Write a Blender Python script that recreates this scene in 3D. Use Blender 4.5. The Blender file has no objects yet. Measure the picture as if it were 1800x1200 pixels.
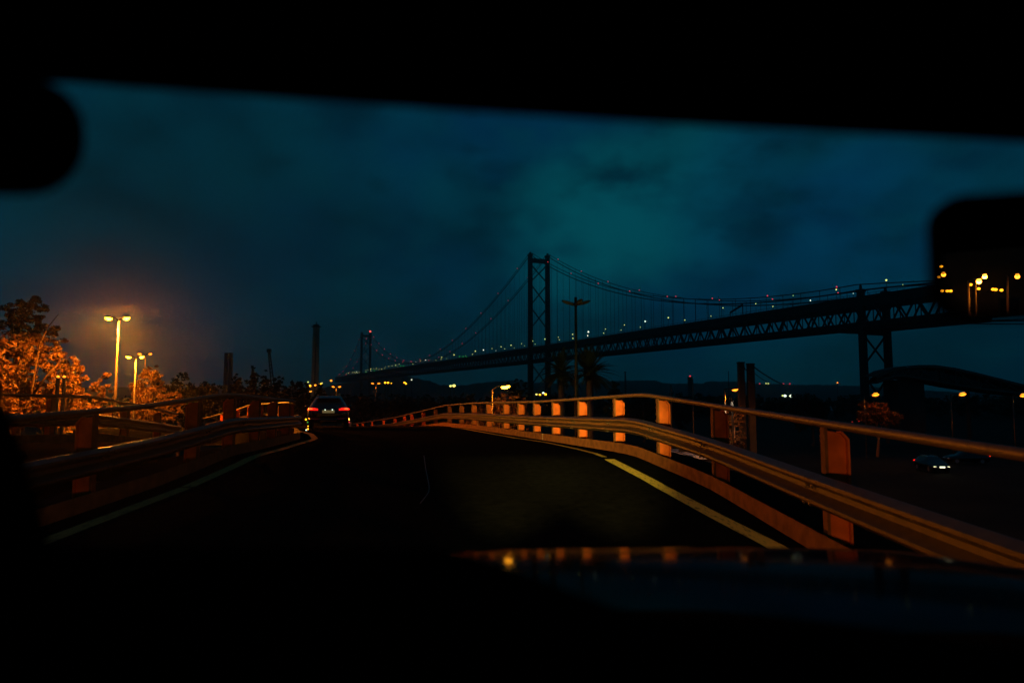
import bpy, math, random
from mathutils import Vector, Matrix
C = bpy.context.scene.collection
S = bpy.context.scene
rad = math.radians

# ------------------------------------------------------------------ camera
F = 1200.0                       # focal length in units of an 1800 px wide frame (24 mm)
TH = math.atan(98/1200); CT, ST = math.cos(TH), math.sin(TH)
cam = bpy.data.objects.new('camera', bpy.data.cameras.new('camera'))
C.objects.link(cam); S.camera = cam
cam.location = (0, 0, 0); cam.rotation_euler = (rad(90)+TH, 0, 0)
cam.data.sensor_width = 36; cam.data.lens = 24
cam.data.clip_start = 0.02; cam.data.clip_end = 20000
cam.data.dof.use_dof = True; cam.data.dof.focus_distance = 60
cam.data.dof.aperture_fstop = 1.9; cam.data.dof.aperture_blades = 0
S.view_settings.view_transform = 'Standard'; S.view_settings.look = 'None'
S.view_settings.exposure = 0; S.view_settings.gamma = 1
S.cycles.use_denoising = True
S.cycles.max_bounces = 6; S.cycles.transparent_max_bounces = 8
S.cycles.sample_clamp_indirect = 4

def at(px, py, Y):
    u = (px-900)/F; v = (600-py)/F
    y = CT-v*ST; z = ST+v*CT
    return Vector((u*Y/y, Y, z*Y/y))

# ------------------------------------------------------------------ world: dusk sky with cloud
W = bpy.data.worlds.new('World'); S.world = W; W.use_nodes = True
nt = W.node_tree; N = nt.nodes; L = nt.links
for n in list(N): N.remove(n)
out = N.new('ShaderNodeOutputWorld'); bg = N.new('ShaderNodeBackground'); L.new(bg.outputs[0], out.inputs[0])
tc = N.new('ShaderNodeTexCoord')
def wnoise(scale, detail, stretch, off):
    mp = N.new('ShaderNodeMapping'); mp.inputs['Scale'].default_value = stretch; mp.inputs['Location'].default_value = off
    L.new(tc.outputs['Generated'], mp.inputs[0])
    n = N.new('ShaderNodeTexNoise'); n.inputs['Scale'].default_value = scale; n.inputs['Detail'].default_value = detail
    n.inputs['Roughness'].default_value = .5
    L.new(mp.outputs[0], n.inputs['Vector']); return n
def wmix(fac, a, b, mode='MIX'):
    m = N.new('ShaderNodeMix'); m.data_type = 'RGBA'; m.blend_type = mode
    if isinstance(fac, float): m.inputs[0].default_value = fac
    else: L.new(fac, m.inputs[0])
    for i, v in ((6, a), (7, b)):
        if isinstance(v, tuple): m.inputs[i].default_value = (*v, 1)
        else: L.new(v, m.inputs[i])
    return m.outputs[2]
def wrange(v, a, b, c=0., d=1.):
    m = N.new('ShaderNodeMapRange'); m.interpolation_type = 'SMOOTHSTEP'
    L.new(v, m.inputs[0])
    for i, x in enumerate((a, b, c, d)): m.inputs[i+1].default_value = x
    return m.outputs[0]
def lobe(d, a, b):               # soft bright patch of cloud around direction d
    vm = N.new('ShaderNodeVectorMath'); vm.operation = 'DOT_PRODUCT'
    nv = N.new('ShaderNodeVectorMath'); nv.operation = 'NORMALIZE'; L.new(tc.outputs['Generated'], nv.inputs[0])
    L.new(nv.outputs[0], vm.inputs[0]); vm.inputs[1].default_value = Vector(d).normalized()
    return wrange(vm.outputs['Value'], math.cos(rad(a)), math.cos(rad(b)))
def wmul(a, b):
    m = N.new('ShaderNodeMath'); m.operation = 'MULTIPLY'; L.new(a, m.inputs[0])
    if isinstance(b, float): m.inputs[1].default_value = b
    else: L.new(b, m.inputs[1])
    return m.outputs[0]
n1 = wnoise(4.2, 5, (1, 1, 1.7), (3.1, 0, .4)); n2 = wnoise(8, 4, (1, 1, 1.7), (0, 1.7, 0))
n3 = wnoise(3.0, 3, (1, 1, 1.4), (7, 3, 2))
base = wmix(wrange(n1.outputs['Fac'], .36, .64), (.0003, .0125, .0230), (.0005, .0290, .0500))
base = wmix(wmul(wrange(n3.outputs['Fac'], .42, .66), .55), base, (.0004, .0185, .0560))
n4 = wnoise(13, 4, (1, 1, 1.8), (5, 1, 3))
base = wmix(wmul(wrange(n4.outputs['Fac'], .5, .72), .4), base, (.0005, .0300, .0480))
base = wmix(wmul(wrange(n4.outputs['Fac'], .48, .3), .4), base, (.0003, .0110, .0210))
patch = wmul(lobe(at(1045, 400, 1), 9, 1), wrange(n2.outputs['Fac'], .28, .62))
base = wmix(wmul(patch, .9), base, (.0008, .060, .080))
patch2 = wmul(lobe(at(1195, 340, 1), 9, 1), wrange(n2.outputs['Fac'], .28, .66))
base = wmix(wmul(patch2, .75), base, (.0008, .056, .078))
patch3 = wmul(lobe(at(1420, 390, 1), 12, 2), wrange(n2.outputs['Fac'], .28, .66))
base = wmix(wmul(patch3, .5), base, (.0006, .036, .088))
low = lobe((-.45, 1, .05), 26, 4)
base = wmix(wmul(low, .6), base, (.0012, .0095, .0115))
sp = N.new('ShaderNodeSeparateXYZ'); L.new(tc.outputs['Generated'], sp.inputs[0])
hz = wrange(sp.outputs['Z'], .16, .0)
base = wmix(wmul(hz, .55), base, (.0005, .0135, .0190))
L.new(base, bg.inputs[0]); bg.inputs[1].default_value = 1.12

# ------------------------------------------------------------------ materials
MATS = {}
def mat(name, col, rough=.7, metal=0, var=.25, scale=8, bump=0, emit=None, strength=0, coat=0, spec=.5, detail=4, col2=None):
    if name in MATS: return MATS[name]
    m = bpy.data.materials.new(name); m.use_nodes = True; t = m.node_tree; b = t.nodes['Principled BSDF']
    tcn = t.nodes.new('ShaderNodeTexCoord'); n = t.nodes.new('ShaderNodeTexNoise')
    n.inputs['Scale'].default_value = scale; n.inputs['Detail'].default_value = detail
    t.links.new(tcn.outputs['Object'], n.inputs['Vector'])
    r = t.nodes.new('ShaderNodeValToRGB')
    r.color_ramp.elements[0].position = .3; r.color_ramp.elements[1].position = .7
    r.color_ramp.elements[0].color = (*(col2 or [c*(1-var) for c in col]), 1)
    r.color_ramp.elements[1].color = (*[min(1, c*(1+var)) for c in col], 1)
    t.links.new(n.outputs['Fac'], r.inputs[0]); t.links.new(r.outputs[0], b.inputs['Base Color'])
    b.inputs['Roughness'].default_value = rough; b.inputs['Metallic'].default_value = metal
    b.inputs['Specular IOR Level'].default_value = spec; b.inputs['Coat Weight'].default_value = coat
    if bump:
        bp = t.nodes.new('ShaderNodeBump'); bp.inputs['Strength'].default_value = bump; bp.inputs['Distance'].default_value = .02
        t.links.new(n.outputs['Fac'], bp.inputs['Height']); t.links.new(bp.outputs[0], b.inputs['Normal'])
    if emit:
        b.inputs['Emission Color'].default_value = (*emit, 1); b.inputs['Emission Strength'].default_value = strength
    MATS[name] = m; return m
SODIUM = (1.0, .25, .012)
asphalt = mat('asphalt', (.0085, .0075, .0068), .95, scale=9, bump=.02, var=.4, spec=0, detail=12)
asphalt_old = mat('asphalt_old', (.012, .011, .010), .95, scale=12, bump=.2, var=.4, spec=0)
kerbm = mat('concrete', (.22, .21, .19), .9, scale=5, bump=.2)
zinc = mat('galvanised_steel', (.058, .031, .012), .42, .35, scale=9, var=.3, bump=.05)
skirtm = mat('rusty_plate', (.15, .052, .016), .75, 0, scale=6, var=.35, bump=.08, spec=.1, detail=8)
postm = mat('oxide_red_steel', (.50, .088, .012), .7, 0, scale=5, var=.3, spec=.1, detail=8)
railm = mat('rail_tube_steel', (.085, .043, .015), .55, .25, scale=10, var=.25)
bridge_m = mat('bridge_steel', (.035, .012, .010), .8, .0, scale=.2, var=.3, spec=.2)
dark_m = mat('dark_concrete', (.04, .038, .035), .9, scale=.5, spec=.2)
tower_m = mat('warm_concrete', (.30, .24, .15), .9, scale=.2)
pole_m = mat('pole_steel', (.07, .055, .035), .5, .2, scale=3)
pole_dark = mat('dark_pole', (.05, .048, .045), .7, .2, scale=3)  # one dark tone for lamp arms, heads, far poles and trunks
bark = mat('bark', (.26, .15, .08), .9, scale=6, bump=.5, var=.4)
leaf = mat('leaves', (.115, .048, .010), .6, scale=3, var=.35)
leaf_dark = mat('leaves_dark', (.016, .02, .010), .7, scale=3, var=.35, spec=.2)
ground_m = mat('soil_and_grass', (.012, .012, .008), .95, scale=.15, var=.5, spec=.1)
hill_m = mat('wooded_hill', (.02, .024, .016), 1, scale=.01, var=.4, spec=0)
water_m = mat('river_water', (.004, .008, .010), .35, scale=.05, var=.2, bump=.3, spec=.25)
trim = mat('black_car_trim', (.003, .003, .003), 1, scale=60, var=.2, spec=0)
paint = mat('black_car_paint', (.004, .004, .005), .09, 0, scale=2, var=.1, spec=.5)
paint.node_tree.nodes['Principled BSDF'].inputs['IOR'].default_value = 1.045
carpaint = mat('dark_car_body', (.005, .005, .006), .25, .2, scale=2, var=.1, coat=.6)
glassd = mat('tinted_window', (.006, .007, .008), .08, 0, scale=2, var=.1)
rubber = mat('tyre_rubber', (.012, .012, .012), .9, scale=20)
rim_m = mat('alloy_rim', (.35, .35, .35), .35, .9, scale=10)
mirror_m = mat('mirror_silver', (.62, .62, .62), .0, 1, var=0.0, scale=1)
plate_m = mat('number_plate', (.7, .62, .4), .5, emit=(1, .75, .25), strength=.10, scale=60, var=.4)  # slight emission stands in for light falling on the plate
red_m = mat('red_tail_light', (.4, .01, .01), .3, emit=(1, .010, .005), strength=2.0)
redcore_m = mat('bright_tail_light', (.6, .1, .08), .3, emit=(1, .12, .02), strength=2.6)
lens_m = mat('sodium_lens', (1, .7, .3), .4, emit=(1, .25, .012), strength=3.6)
lens_hot = mat('sodium_lens_bright', (1, .7, .3), .4, emit=(1, .36, .012), strength=40)
lens_far = mat('sodium_lens_far', (1, .7, .3), .4, emit=(1, .28, .014), strength=2.8)
lens_off = mat('dull_lens', (.12, .10, .08), .4)
amber_m = mat('amber_lamp', (1, .5, .1), .4, emit=(1, .36, .01), strength=5)
yellow_m = mat('yellow_lamp', (1, .8, .3), .4, emit=(.80, .88, .22), strength=1.5)
white_m = mat('white_lamp', (1, 1, .9), .4, emit=(.85, 1, .75), strength=1.6)
redpt_m = mat('red_beacon', (.6, .05, .05), .4, emit=(1, .05, .07), strength=1.0)
green_m = mat('green_signal', (.05, .5, .1), .4, emit=(.02, .5, .06), strength=.7)
pale_m = mat('pale_sheet_roof', (.60, .56, .52), .8, scale=.6, var=.12)
wall_m = mat('ochre_render', (.10, .06, .03), .9, scale=.3, var=.25)
def paint_line(name, col, wear):
    m = mat(name, col, .9, scale=30, var=.12, spec=0); t = m.node_tree; b = t.nodes['Principled BSDF']
    tcn = t.nodes.new('ShaderNodeTexCoord'); mp = t.nodes.new('ShaderNodeMapping'); mp.inputs['Scale'].default_value = (26, 3.2, 1)
    n = t.nodes.new('ShaderNodeTexNoise'); n.inputs['Scale'].default_value = 1.6; n.inputs['Detail'].default_value = 6; n.inputs['Roughness'].default_value = .7
    t.links.new(tcn.outputs['Object'], mp.inputs[0]); t.links.new(mp.outputs[0], n.inputs['Vector'])
    r = t.nodes.new('ShaderNodeValToRGB'); r.color_ramp.elements[0].position = wear; r.color_ramp.elements[1].position = wear+.12
    r.color_ramp.elements[0].color = (.05, .05, .045, 1); r.color_ramp.elements[1].color = (*col, 1)
    t.links.new(n.outputs['Fac'], r.inputs[0]); t.links.new(r.outputs[0], b.inputs['Base Color']); return m
line_m = paint_line('worn_lit_road_paint', (.90, .60, .09), .34)  # wear from the noise; yellow headlight tint put into a white line's colour

# ------------------------------------------------------------------ mesh helpers
class MB:
    def __init__(s): s.v = []; s.f = []
    def add(s, vs, fs):
        o = len(s.v); s.v += [tuple(v) for v in vs]; s.f += [tuple(i+o for i in f) for f in fs]; return s
    def box(s, c, size, M=None):
        x, y, z = [a/2 for a in size]; c = Vector(c)
        vs = [Vector((sx*x, sy*y, sz*z)) for sx in (-1, 1) for sy in (-1, 1) for sz in (-1, 1)]
        if M is not None: vs = [M @ v for v in vs]
        return s.add([c+v for v in vs], [(0, 1, 3, 2), (4, 6, 7, 5), (0, 4, 5, 1), (2, 3, 7, 6), (0, 2, 6, 4), (1, 5, 7, 3)])
    def bar(s, a, b, w, h=None):
        a = Vector(a); b = Vector(b); d = b-a
        if d.length < 1e-6: return s
        q = d.to_track_quat('Y', 'Z').to_matrix()
        return s.box((a+b)/2, (w, d.length, h or w), q)
    def tube(s, pts, r, n=8, cap=True):
        pts = [Vector(p) for p in pts]; R = r if isinstance(r, (list, tuple)) else [r]*len(pts); o = len(s.v)
        for i, p in enumerate(pts):
            t = (pts[min(i+1, len(pts)-1)]-pts[max(i-1, 0)]).normalized()
            up = Vector((0, 0, 1)) if abs(t.z) < .95 else Vector((0, 1, 0))
            a = t.cross(up).normalized(); b = a.cross(t)
            for k in range(n):
                g = 2*math.pi*k/n; s.v.append(tuple(p+(a*math.cos(g)+b*math.sin(g))*R[i]))
        for i in range(len(pts)-1):
            for k in range(n):
                s.f.append((o+i*n+k, o+i*n+(k+1) % n, o+(i+1)*n+(k+1) % n, o+(i+1)*n+k))
        if cap:
            s.f.append(tuple(o+k for k in range(n))[::-1]); s.f.append(tuple(o+(len(pts)-1)*n+k for k in range(n)))
        return s
    def ball(s, c, r, nu=10, nv=6):
        c = Vector(c); rr = r if isinstance(r, (tuple, list)) else (r, r, r); o = len(s.v)
        s.v.append(tuple(c+Vector((0, 0, rr[2]))))
        for j in range(1, nv):
            a = math.pi*j/nv
            for i in range(nu):
                g = 2*math.pi*i/nu; s.v.append((c.x+rr[0]*math.sin(a)*math.cos(g), c.y+rr[1]*math.sin(a)*math.sin(g), c.z+rr[2]*math.cos(a)))
        s.v.append(tuple(c-Vector((0, 0, rr[2])))); e = len(s.v)-1
        for i in range(nu):
            s.f.append((o, o+1+i, o+1+(i+1) % nu)); s.f.append((e, e-1-i, e-1-(i+1) % nu))
            for j in range(nv-2):
                s.f.append((o+1+j*nu+i, o+1+(j+1)*nu+i, o+1+(j+1)*nu+(i+1) % nu, o+1+j*nu+(i+1) % nu))
        return s
    def sweep(s, path, prof, side=1):      # prof: closed list of (offset outward, height)
        n = len(prof); o = len(s.v); m = len(path)
        for i, p in enumerate(path):
            t = path[min(i+1, m-1)]-path[max(i-1, 0)]; t = Vector((t.x, t.y, 0)).normalized()
            nrm = Vector((t.y, -t.x, 0))*side
            for (a, h) in prof: s.v.append(tuple(p+nrm*a+Vector((0, 0, h))))
        for i in range(m-1):
            for k in range(n): s.f.append((o+i*n+k, o+i*n+(k+1) % n, o+(i+1)*n+(k+1) % n, o+(i+1)*n+k))
        s.f.append(tuple(o+k for k in range(n))); s.f.append(tuple(o+(m-1)*n+k for k in range(n))[::-1]); return s
    def prism(s, poly, d, M):              # poly in local xz, extruded along local y by d, placed by matrix M (4x4)
        n = len(poly); vs = [M @ Vector((x, -d/2, z)) for x, z in poly]+[M @ Vector((x, d/2, z)) for x, z in poly]
        return s.add(vs, [tuple(range(n)), tuple(range(2*n-1, n-1, -1))]+[(k, k+n, (k+1) % n+n, (k+1) % n) for k in range(n)])
    def mesh(s, name, m, smooth=False):
        me = bpy.data.meshes.new(name); me.from_pydata(s.v, [], s.f); me.validate(); me.update()
        me.materials.append(m)
        if smooth: me.polygons.foreach_set('use_smooth', [True]*len(me.polygons))
        return me
    def build(s, name, m, parent=None, smooth=False, loc=None):
        o = bpy.data.objects.new(name, s.mesh(name, m, smooth)); C.objects.link(o)
        if loc is not None: o.location = loc
        if parent is not None: o.parent = parent
        return o
def tag(o, label=None, cat=None, group=None, kind=None):
    if label: o['label'] = label
    if cat: o['category'] = cat
    if group: o['group'] = group
    if kind: o['kind'] = kind
    return o
def thing(name, label, cat, loc=(0, 0, 0), group=None):
    o = bpy.data.objects.new(name, None); C.objects.link(o); o.location = loc; o.empty_display_size = .3
    return tag(o, label, cat, group)
def light(kind, loc, energy, color, parent, r=.1, name='bulb_light', spot=None, aim=None):
    ld = bpy.data.lights.new(name, kind); ld.energy = energy; ld.color = color; ld.shadow_soft_size = r
    o = bpy.data.objects.new(name, ld); C.objects.link(o); o.location = loc
    if spot: ld.spot_size = rad(spot); ld.spot_blend = 1.0 if spot < 120 else .12
    if aim is not None: o.rotation_euler = Vector(aim).to_track_quat('-Z', 'Y').to_euler()
    if parent: o.parent = parent
    return o
def interp(T, Y):
    if Y <= T[0][0]:
        (a, b), (c, d) = T[0], T[1]; return b+(d-b)*(Y-a)/(c-a)
    for (a, b), (c, d) in zip(T, T[1:]):
        if Y <= c: return b+(d-b)*(Y-a)/(c-a)
    (a, b), (c, d) = T[-2], T[-1]; return b+(d-b)*(Y-a)/(c-a)

# ------------------------------------------------------------------ road ramp
XR = [(1.0, 3.0), (4.1, 3.04), (6.6, 3.06), (10.3, 3.12), (12.6, 2.75), (15.2, 2.38), (22.9, .80), (32, -1.7), (40, -3.82), (58, -9.95), (80, -18.5)]
XL = [(1.0, -5.1), (9, -5.46), (12.3, -5.6), (15, -5.85), (22, -6.97), (26, -8.3), (30, -10.1), (36, -13.2), (45, -18), (60, -27)]
ZT = [(1.0, -1.62), (4.1, -1.54), (6.6, -1.46), (10.3, -1.34), (13.3, -1.16), (14.2, -1.155), (15.2, -1.18), (22.9, -1.35), (32, -1.47), (40, -1.66), (58, -2.92), (80, -4.3)]
def samp(T, y0, y1, step=.5):
    P = []; y = y0
    while y <= y1:
        w = .9 if y < 30 else 3
        x = sum(interp(T, y+k*w/2) for k in (-1, 0, 1))/3; P.append(Vector((x, y, interp(ZT, y)))); y += step
    return P
PR = samp(XR, 1.0, 80); PL = samp(XL, 1.0, 60)
m = MB(); ys = [1+.5*i for i in range(150)]
ys = [-30]+ys
for y in ys:
    z = interp(ZT, y) if y > 0 else -1.64
    xl = interp(XL, max(1, y))-.9; xr = interp(XR, max(1, y))+.9
    xl = max(xl, xr-30)
    for k in range(9): m.v.append((xl+(xr-xl)*k/8, y, z))
    m.v.append((xr, y, z-1.1)); m.v.append((xl, y, z-1.1))
n = 11
for i in range(len(ys)-1):
    for k in range(n): m.f.append((i*n+k, (i+1)*n+k, (i+1)*n+(k+1) % n, i*n+(k+1) % n))
tag(m.build('road', asphalt), kind='structure')
def strip(name, T, off, w, y0, y1, dz=.004, mt=None):
    P = samp(T, y0, y1, .4); m = MB()
    for i, p in enumerate(P):
        t = P[min(i+1, len(P)-1)]-P[max(i-1, 0)]; t.z = 0; t.normalize(); nr = Vector((t.y, -t.x, 0))
        a = p+nr*(off-w/2); b = p+nr*(off+w/2); m.v += [(a.x, a.y, a.z+dz), (b.x, b.y, b.z+dz)]
    for i in range(len(P)-1): m.f.append((2*i, 2*i+1, 2*i+3, 2*i+2))
    return tag(m.build(name, mt or line_m), kind='structure')
XM = [(1.5, 2.78), (6.6, 2.60), (8.2, 2.42), (10.6, 2.22), (13.4, 1.80), (16, 1.52), (19.5, .97), (29, -1.45), (36, -3.2)]
strip('road_marking', XM, 0, .20, 1.5, 13.4)
strip('road_marking', XM, 0, .10, 13.41, 36)
strip('road_marking', XL, .66, .20, 1.5, 34, mt=paint_line('dim_lit_road_paint', (.42, .21, .07), .36))  # line colour dimmed and reddened in place of weak, warm light
seam = mat('joint_sealant', (.028, .028, .026), .5, scale=20)
strip('road_seam', XR, -4.3, .014, 9, 24, .003, seam)
# raised kerb edges
for T, sd in ((XR, 1), (XL, -1)):
    P = samp(T, 1, 62 if sd > 0 else 55, 1)
    tag(MB().sweep(P, [(.14, 0), (.14, .04), (.75, .04), (.75, 0)], sd).build('kerb', asphalt_old), kind='structure')

# ------------------------------------------------------------------ guard rails
Wp = [(-.16, .735), (-.245, .695), (-.245, .665), (-.150, .605), (-.150, .56), (-.245, .50), (-.245, .47), (-.16, .415)]
Wprof = Wp+[(a+.012, h) for a, h in reversed(Wp)]
bolt_me = MB().ball((0, 0, 0), (.016, .024, .024), 8, 5).mesh('bolt', zinc, True)
def guard_rail(P, side, label, post_y, bolts=10):
    g = thing('guard_rail', label, 'guard rail', P[0])
    inv = -P[0]; Q = [p+inv for p in P]
    MB().tube([q+Vector((0, 0, 1.2)) for q in Q], .042, 10).build('top_rail', railm, g, True)
    beam = MB().sweep(Q, Wprof, side).build('beam', zinc, g)
    def sleeve(y, prof, dep):
        seg = [q for q, p in zip(Q, P) if abs(p.y-y) < .36]
        if len(seg) < 2: return None
        return [q for q in seg]
    for y in post_y[:10]:
        jm = MB()
        seg = sleeve(y, None, 0)
        if seg:
            a, b = seg[0], seg[-1]; c = (a+b)/2; d = (b-a).normalized()*.17
            jm.sweep([c-d, c+d], [(o_-.004, h_) for o_, h_ in Wp]+[(o_+.002, h_) for o_, h_ in reversed(Wp)], side)
        if jm.v: jm.build('splice_plate', zinc, beam)
    MB().sweep(Q, [(-.20, .0), (-.20, .20), (-.192, .205), (-.188, .0)], side).build('kick_plate', skirtm, g)
    for y in post_y[:9:2]:
        km = MB()
        seg = sleeve(y+.5, None, 0)
        if seg:
            c = (seg[0]+seg[-1])/2; d = (seg[-1]-seg[0]).normalized(); nr = Vector((d.y, -d.x, 0))*side
            for e_ in (.05, .10, .15): km.ball(c+nr*-.205+Vector((0, 0, e_)), (.012, .012, .012), 6, 4)
            km.bar(c+nr*-.202+Vector((0, 0, .002)), c+nr*-.202+Vector((0, 0, .198)), .012, .006)
        if km.v: km.build('plate_joint', zinc, g)
    for k, y in enumerate(post_y):
        i = min(range(len(Q)), key=lambda j: abs(P[j].y-y)); 
        i = max(1, min(len(Q)-2, i)); t = Q[i+1]-Q[i-1]; t.z = 0; t.normalize(); nr = Vector((t.y, -t.x, 0))*side
        fr = (y-P[i].y)/max(1e-6, P[i+1].y-P[i].y); base = Q[i]+(Q[i+1]-Q[i])*fr
        M = Matrix((( nr.x, t.x, 0, base.x), (nr.y, t.y, 0, base.y), (0, 0, 1, base.z), (0, 0, 0, 1)))
        w = MB(); H = 1.13
        w.prism([(.012, 0), (.20, 0), (.20, H-.09), (.14, H-.02), (.012, H)], .012, M)
        po = w.build('post', postm, g)
        fl = MB(); 
        fl.prism([(-.02, 0), (.01, 0), (.01, 1.165), (-.02, 1.165)], .10, M)
        fl.build('flange', skirtm, po)
        f2 = MB(); f2.prism([(.202, 0), (.222, 0), (.222, H-.08), (.153, H-.005), (.138, H-.017), (.202, H-.09)], .10, M)
        f2.build('flange', postm, po)
        br = MB(); br.prism([(-.15, .50), (-.022, .50), (-.022, .64), (-.15, .64)], .12, M); br.build('bracket', zinc, po)
        if k < bolts:
            for dy in (-.09, .05):
                for (a, h) in ((-.238, .68), (-.175, .60), (-.238, .49), (-.20, .435)):
                    b = bpy.data.objects.new('bolt', bolt_me); C.objects.link(b); b.parent = beam
                    b.location = M @ Vector((a, dy, h)); b.rotation_euler.z = math.atan2(nr.y, nr.x)
    return g
PYR = [2.9, 6.75, 10.5, 12.8, 15.5, 18.2, 20.8, 23.1, 25.0, 27.0, 29.8, 32.8, 35.9, 39.4, 43.2, 46.8, 50.8, 53.8, 58, 62.9, 68.6, 74.2, 77.6]
guard_rail(PR, 1, 'long guard rail along the right edge of the road, its posts glowing orange', PYR)
PYL = [3.4, 9.0, 12.3, 14.3, 16.6, 18.8, 21, 23.5, 26, 29, 32, 35, 39, 44, 50]
guard_rail(PL, -1, 'dim steel guard rail along the left edge of the road beside the lit trees', PYL, 4)
PF = [Vector(p) for p in [(-22, 10.5, -1.1), (-16.5, 13.5, -1.12), (-12.5, 17, -1.14), (-11.6, 19, -1.2), (-11.8, 22, -1.5), (-13, 27, -1.9)]]
PFs = []
for a, b in zip(PF, PF[1:]):
    for k in range(6): PFs.append(a+(b-a)*k/6)
guard_rail(PFs, -1, 'dark far parapet rail of the neighbouring carriageway, behind the left guard rail', [12, 15, 18, 21, 24], 0)

# neighbouring carriageway left
m = MB(); rows = [(4, -19, -7.2), (12, -20, -7.4), (20, -14, -8.6), (26, -15, -10.4), (34, -22, -14.5), (44, -30, -20.5)]
for y, a, b in rows: m.v += [(a, y, interp(ZT, y)-.02), (b, y, interp(ZT, y)-.02)]
for i in range(len(rows)-1): m.f.append((2*i, 2*i+1, 2*i+3, 2*i+2))
tag(m.build('side_road', asphalt_old), kind='structure')

# ------------------------------------------------------------------ ground, river, hills
def sm(t): t = max(0, min(1, t)); return t*t*(3-2*t)
def gh(x, y):
    h = -8.0
    h += 5.9*sm((-6.5-x)/1.5)*sm((50-y)/26)
    h += .5*math.sin(x*.07+1)*math.cos(y*.05)*sm((abs(y)-25)/20)
    h -= 27*sm((y-430)/60)*sm((2350-y)/80)
    return h
def grid(xs, ysv, hf):
    m = MB()
    for y in ysv:
        for x in xs: m.v.append((x, y, hf(x, y)))
    n = len(xs)
    for j in range(len(ysv)-1):
        for i in range(n-1): m.f.append((j*n+i, j*n+i+1, (j+1)*n+i+1, (j+1)*n+i))
    return m
xs = sorted(set([-9000, -5000, -2500, -1200, -600, -300]+list(range(-200, -40, 20))+[x*1.0 for x in range(-40, 41, 2)]+list(range(50, 200, 15))+[300, 600, 1200, 2500, 5000, 9000]))
ysv = [-3000, -800, -300, -150]+[y*1.0 for y in range(-90, 121, 3)]+[140, 170, 210, 260, 320, 400, 430, 450, 470, 495, 600, 1200, 2000, 2270, 2310, 2350, 3000, 6000, 12000]
tag(grid(xs, ysv, gh).build('ground', ground_m, smooth=True), kind='structure')
tag(grid([-9000, -2000, 0, 2000, 9000], [425, 900, 1600, 2375], lambda x, y: -31).build('river', water_m), kind='structure')
ridge = [(-500, 684), (0, 682), (300, 680), (560, 682), (600, 673), (630, 669), (660, 663), (700, 654), (722, 663), (750, 669), (776, 676), (820, 677), (840, 673), (872, 670), (904, 668), (930, 673), (1000, 673), (1060, 671), (1100, 668), (1150, 669), (1170, 673), (1230, 674), (1252, 670), (1300, 670), (1340, 675), (1500, 677), (1650, 688), (1800, 691), (2300, 690)]
random.seed(5)
m = MB(); nx = 560; prof = [(2360, -.9, 0), (2450, .35, 0), (2560, .78, .6), (2650, 1, 1), (2800, .8, 1), (3200, -.2, 0)]
jt = [random.uniform(-1, 1) for _ in range(nx+1)]
for i in range(nx+1):
    px = -500+2800*i/nx
    k = next(j for j in range(len(ridge)-1) if px <= ridge[j+1][0]); (a, b), (c, d) = ridge[k], ridge[k+1]
    t = sm((px-a)/(c-a)) if c-a < 60 else (px-a)/(c-a)
    top = at(px, b+(d-b)*t, 2650).z+jt[i]*1.6+math.sin(i*.31)*1.1
    for (Y, f, j) in prof:
        m.v.append((at(px, 698, Y).x, Y+random.uniform(-15, 15), -10+(top+10)*f+random.uniform(-1, 1)*j*1.2))
n = len(prof)
for i in range(nx):
    for k in range(n-1): m.f.append((i*n+k, (i+1)*n+k, (i+1)*n+k+1, i*n+k+1))
tag(m.build('hills', hill_m), kind='structure')

# ------------------------------------------------------------------ suspension bridge
AX = Vector((-.3872, .9220, 0)).normalized(); NX = Vector((AX.y, -AX.x, 0))       # along the deck (away), and to the right
T1 = Vector((30, 753, 0))
def bp(s, off, z): p = T1+AX*s+NX*off; return Vector((p.x, p.y, z))            # s metres from the near tower
def zb(s): return 39.1+s*.0038
S2, SP, SE = 1013, -423, 1440; S0 = -590
br = thing('suspension_bridge', 'huge dark suspension bridge with braced towers and lights strung along its deck and cables', 'bridge', (30, 753, -31))
bloc = br.location.copy()
class BM_(MB):
    def build(s, name, m, parent=None, smooth=False, loc=None):
        s.v = [tuple(Vector(v)-bloc) for v in s.v]; return MB.build(s, name, m, parent, smooth, loc)
def tower(s0, half, zt, z0, w0, w1, braces, name='tower'):
    m = BM_(); m.box(bp(s0, 0, z0+2), (half*2.6, 16, 4), Matrix((NX, AX, Vector((0, 0, 1)))).transposed())
    t = m.build(name, dark_m, br)
    R = Matrix((NX, AX, Vector((0, 0, 1)))).transposed()
    for sg in (-1, 1):
        l = BM_(); segs = 8
        for k in range(segs):
            za = z0+4+(zt-z0-4)*k/segs; zc = z0+4+(zt-z0-4)*(k+1)/segs; w = w1+(w0-w1)*(1-(k+.5)/segs)
            l.box(bp(s0, sg*half, (za+zc)/2), (w, w*1.25, zc-za-.01), R)
        l.box(bp(s0, sg*half, zt+.8), (w1*1.25, w1*1.6, 1.6), R)
        l.build('leg', bridge_m, t)
        c = BM_(); c.ball(bp(s0, sg*half, zt+2.6), (w1*.3, w1*.3, 1.8), 8, 5); c.build('saddle', bridge_m, t)
    for (za, zc, kind) in braces:
        b = BM_()
        if kind == 'x':
            e = w1*.30; b.bar(bp(s0, -half, za), bp(s0, half, zc), e, e); b.bar(bp(s0+.3, -half, zc), bp(s0+.3, half, za), e*.96, e*.96)
            b.build('cross_brace', bridge_m, t)
        else:
            b.bar(bp(s0, -half, (za+zc)/2), bp(s0, half, (za+zc)/2), 2.2, zc-za); b.build('strut', bridge_m, t)
    return t
BR = [(149, 154, 's'), (127, 148, 'x'), (101, 126, 'x'), (75, 100, 'x'), (12, 38, 'x'), (-18, 11, 'x')]
tower(0, 10.6, 157, -31, 4.7, 3.7, BR)
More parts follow.
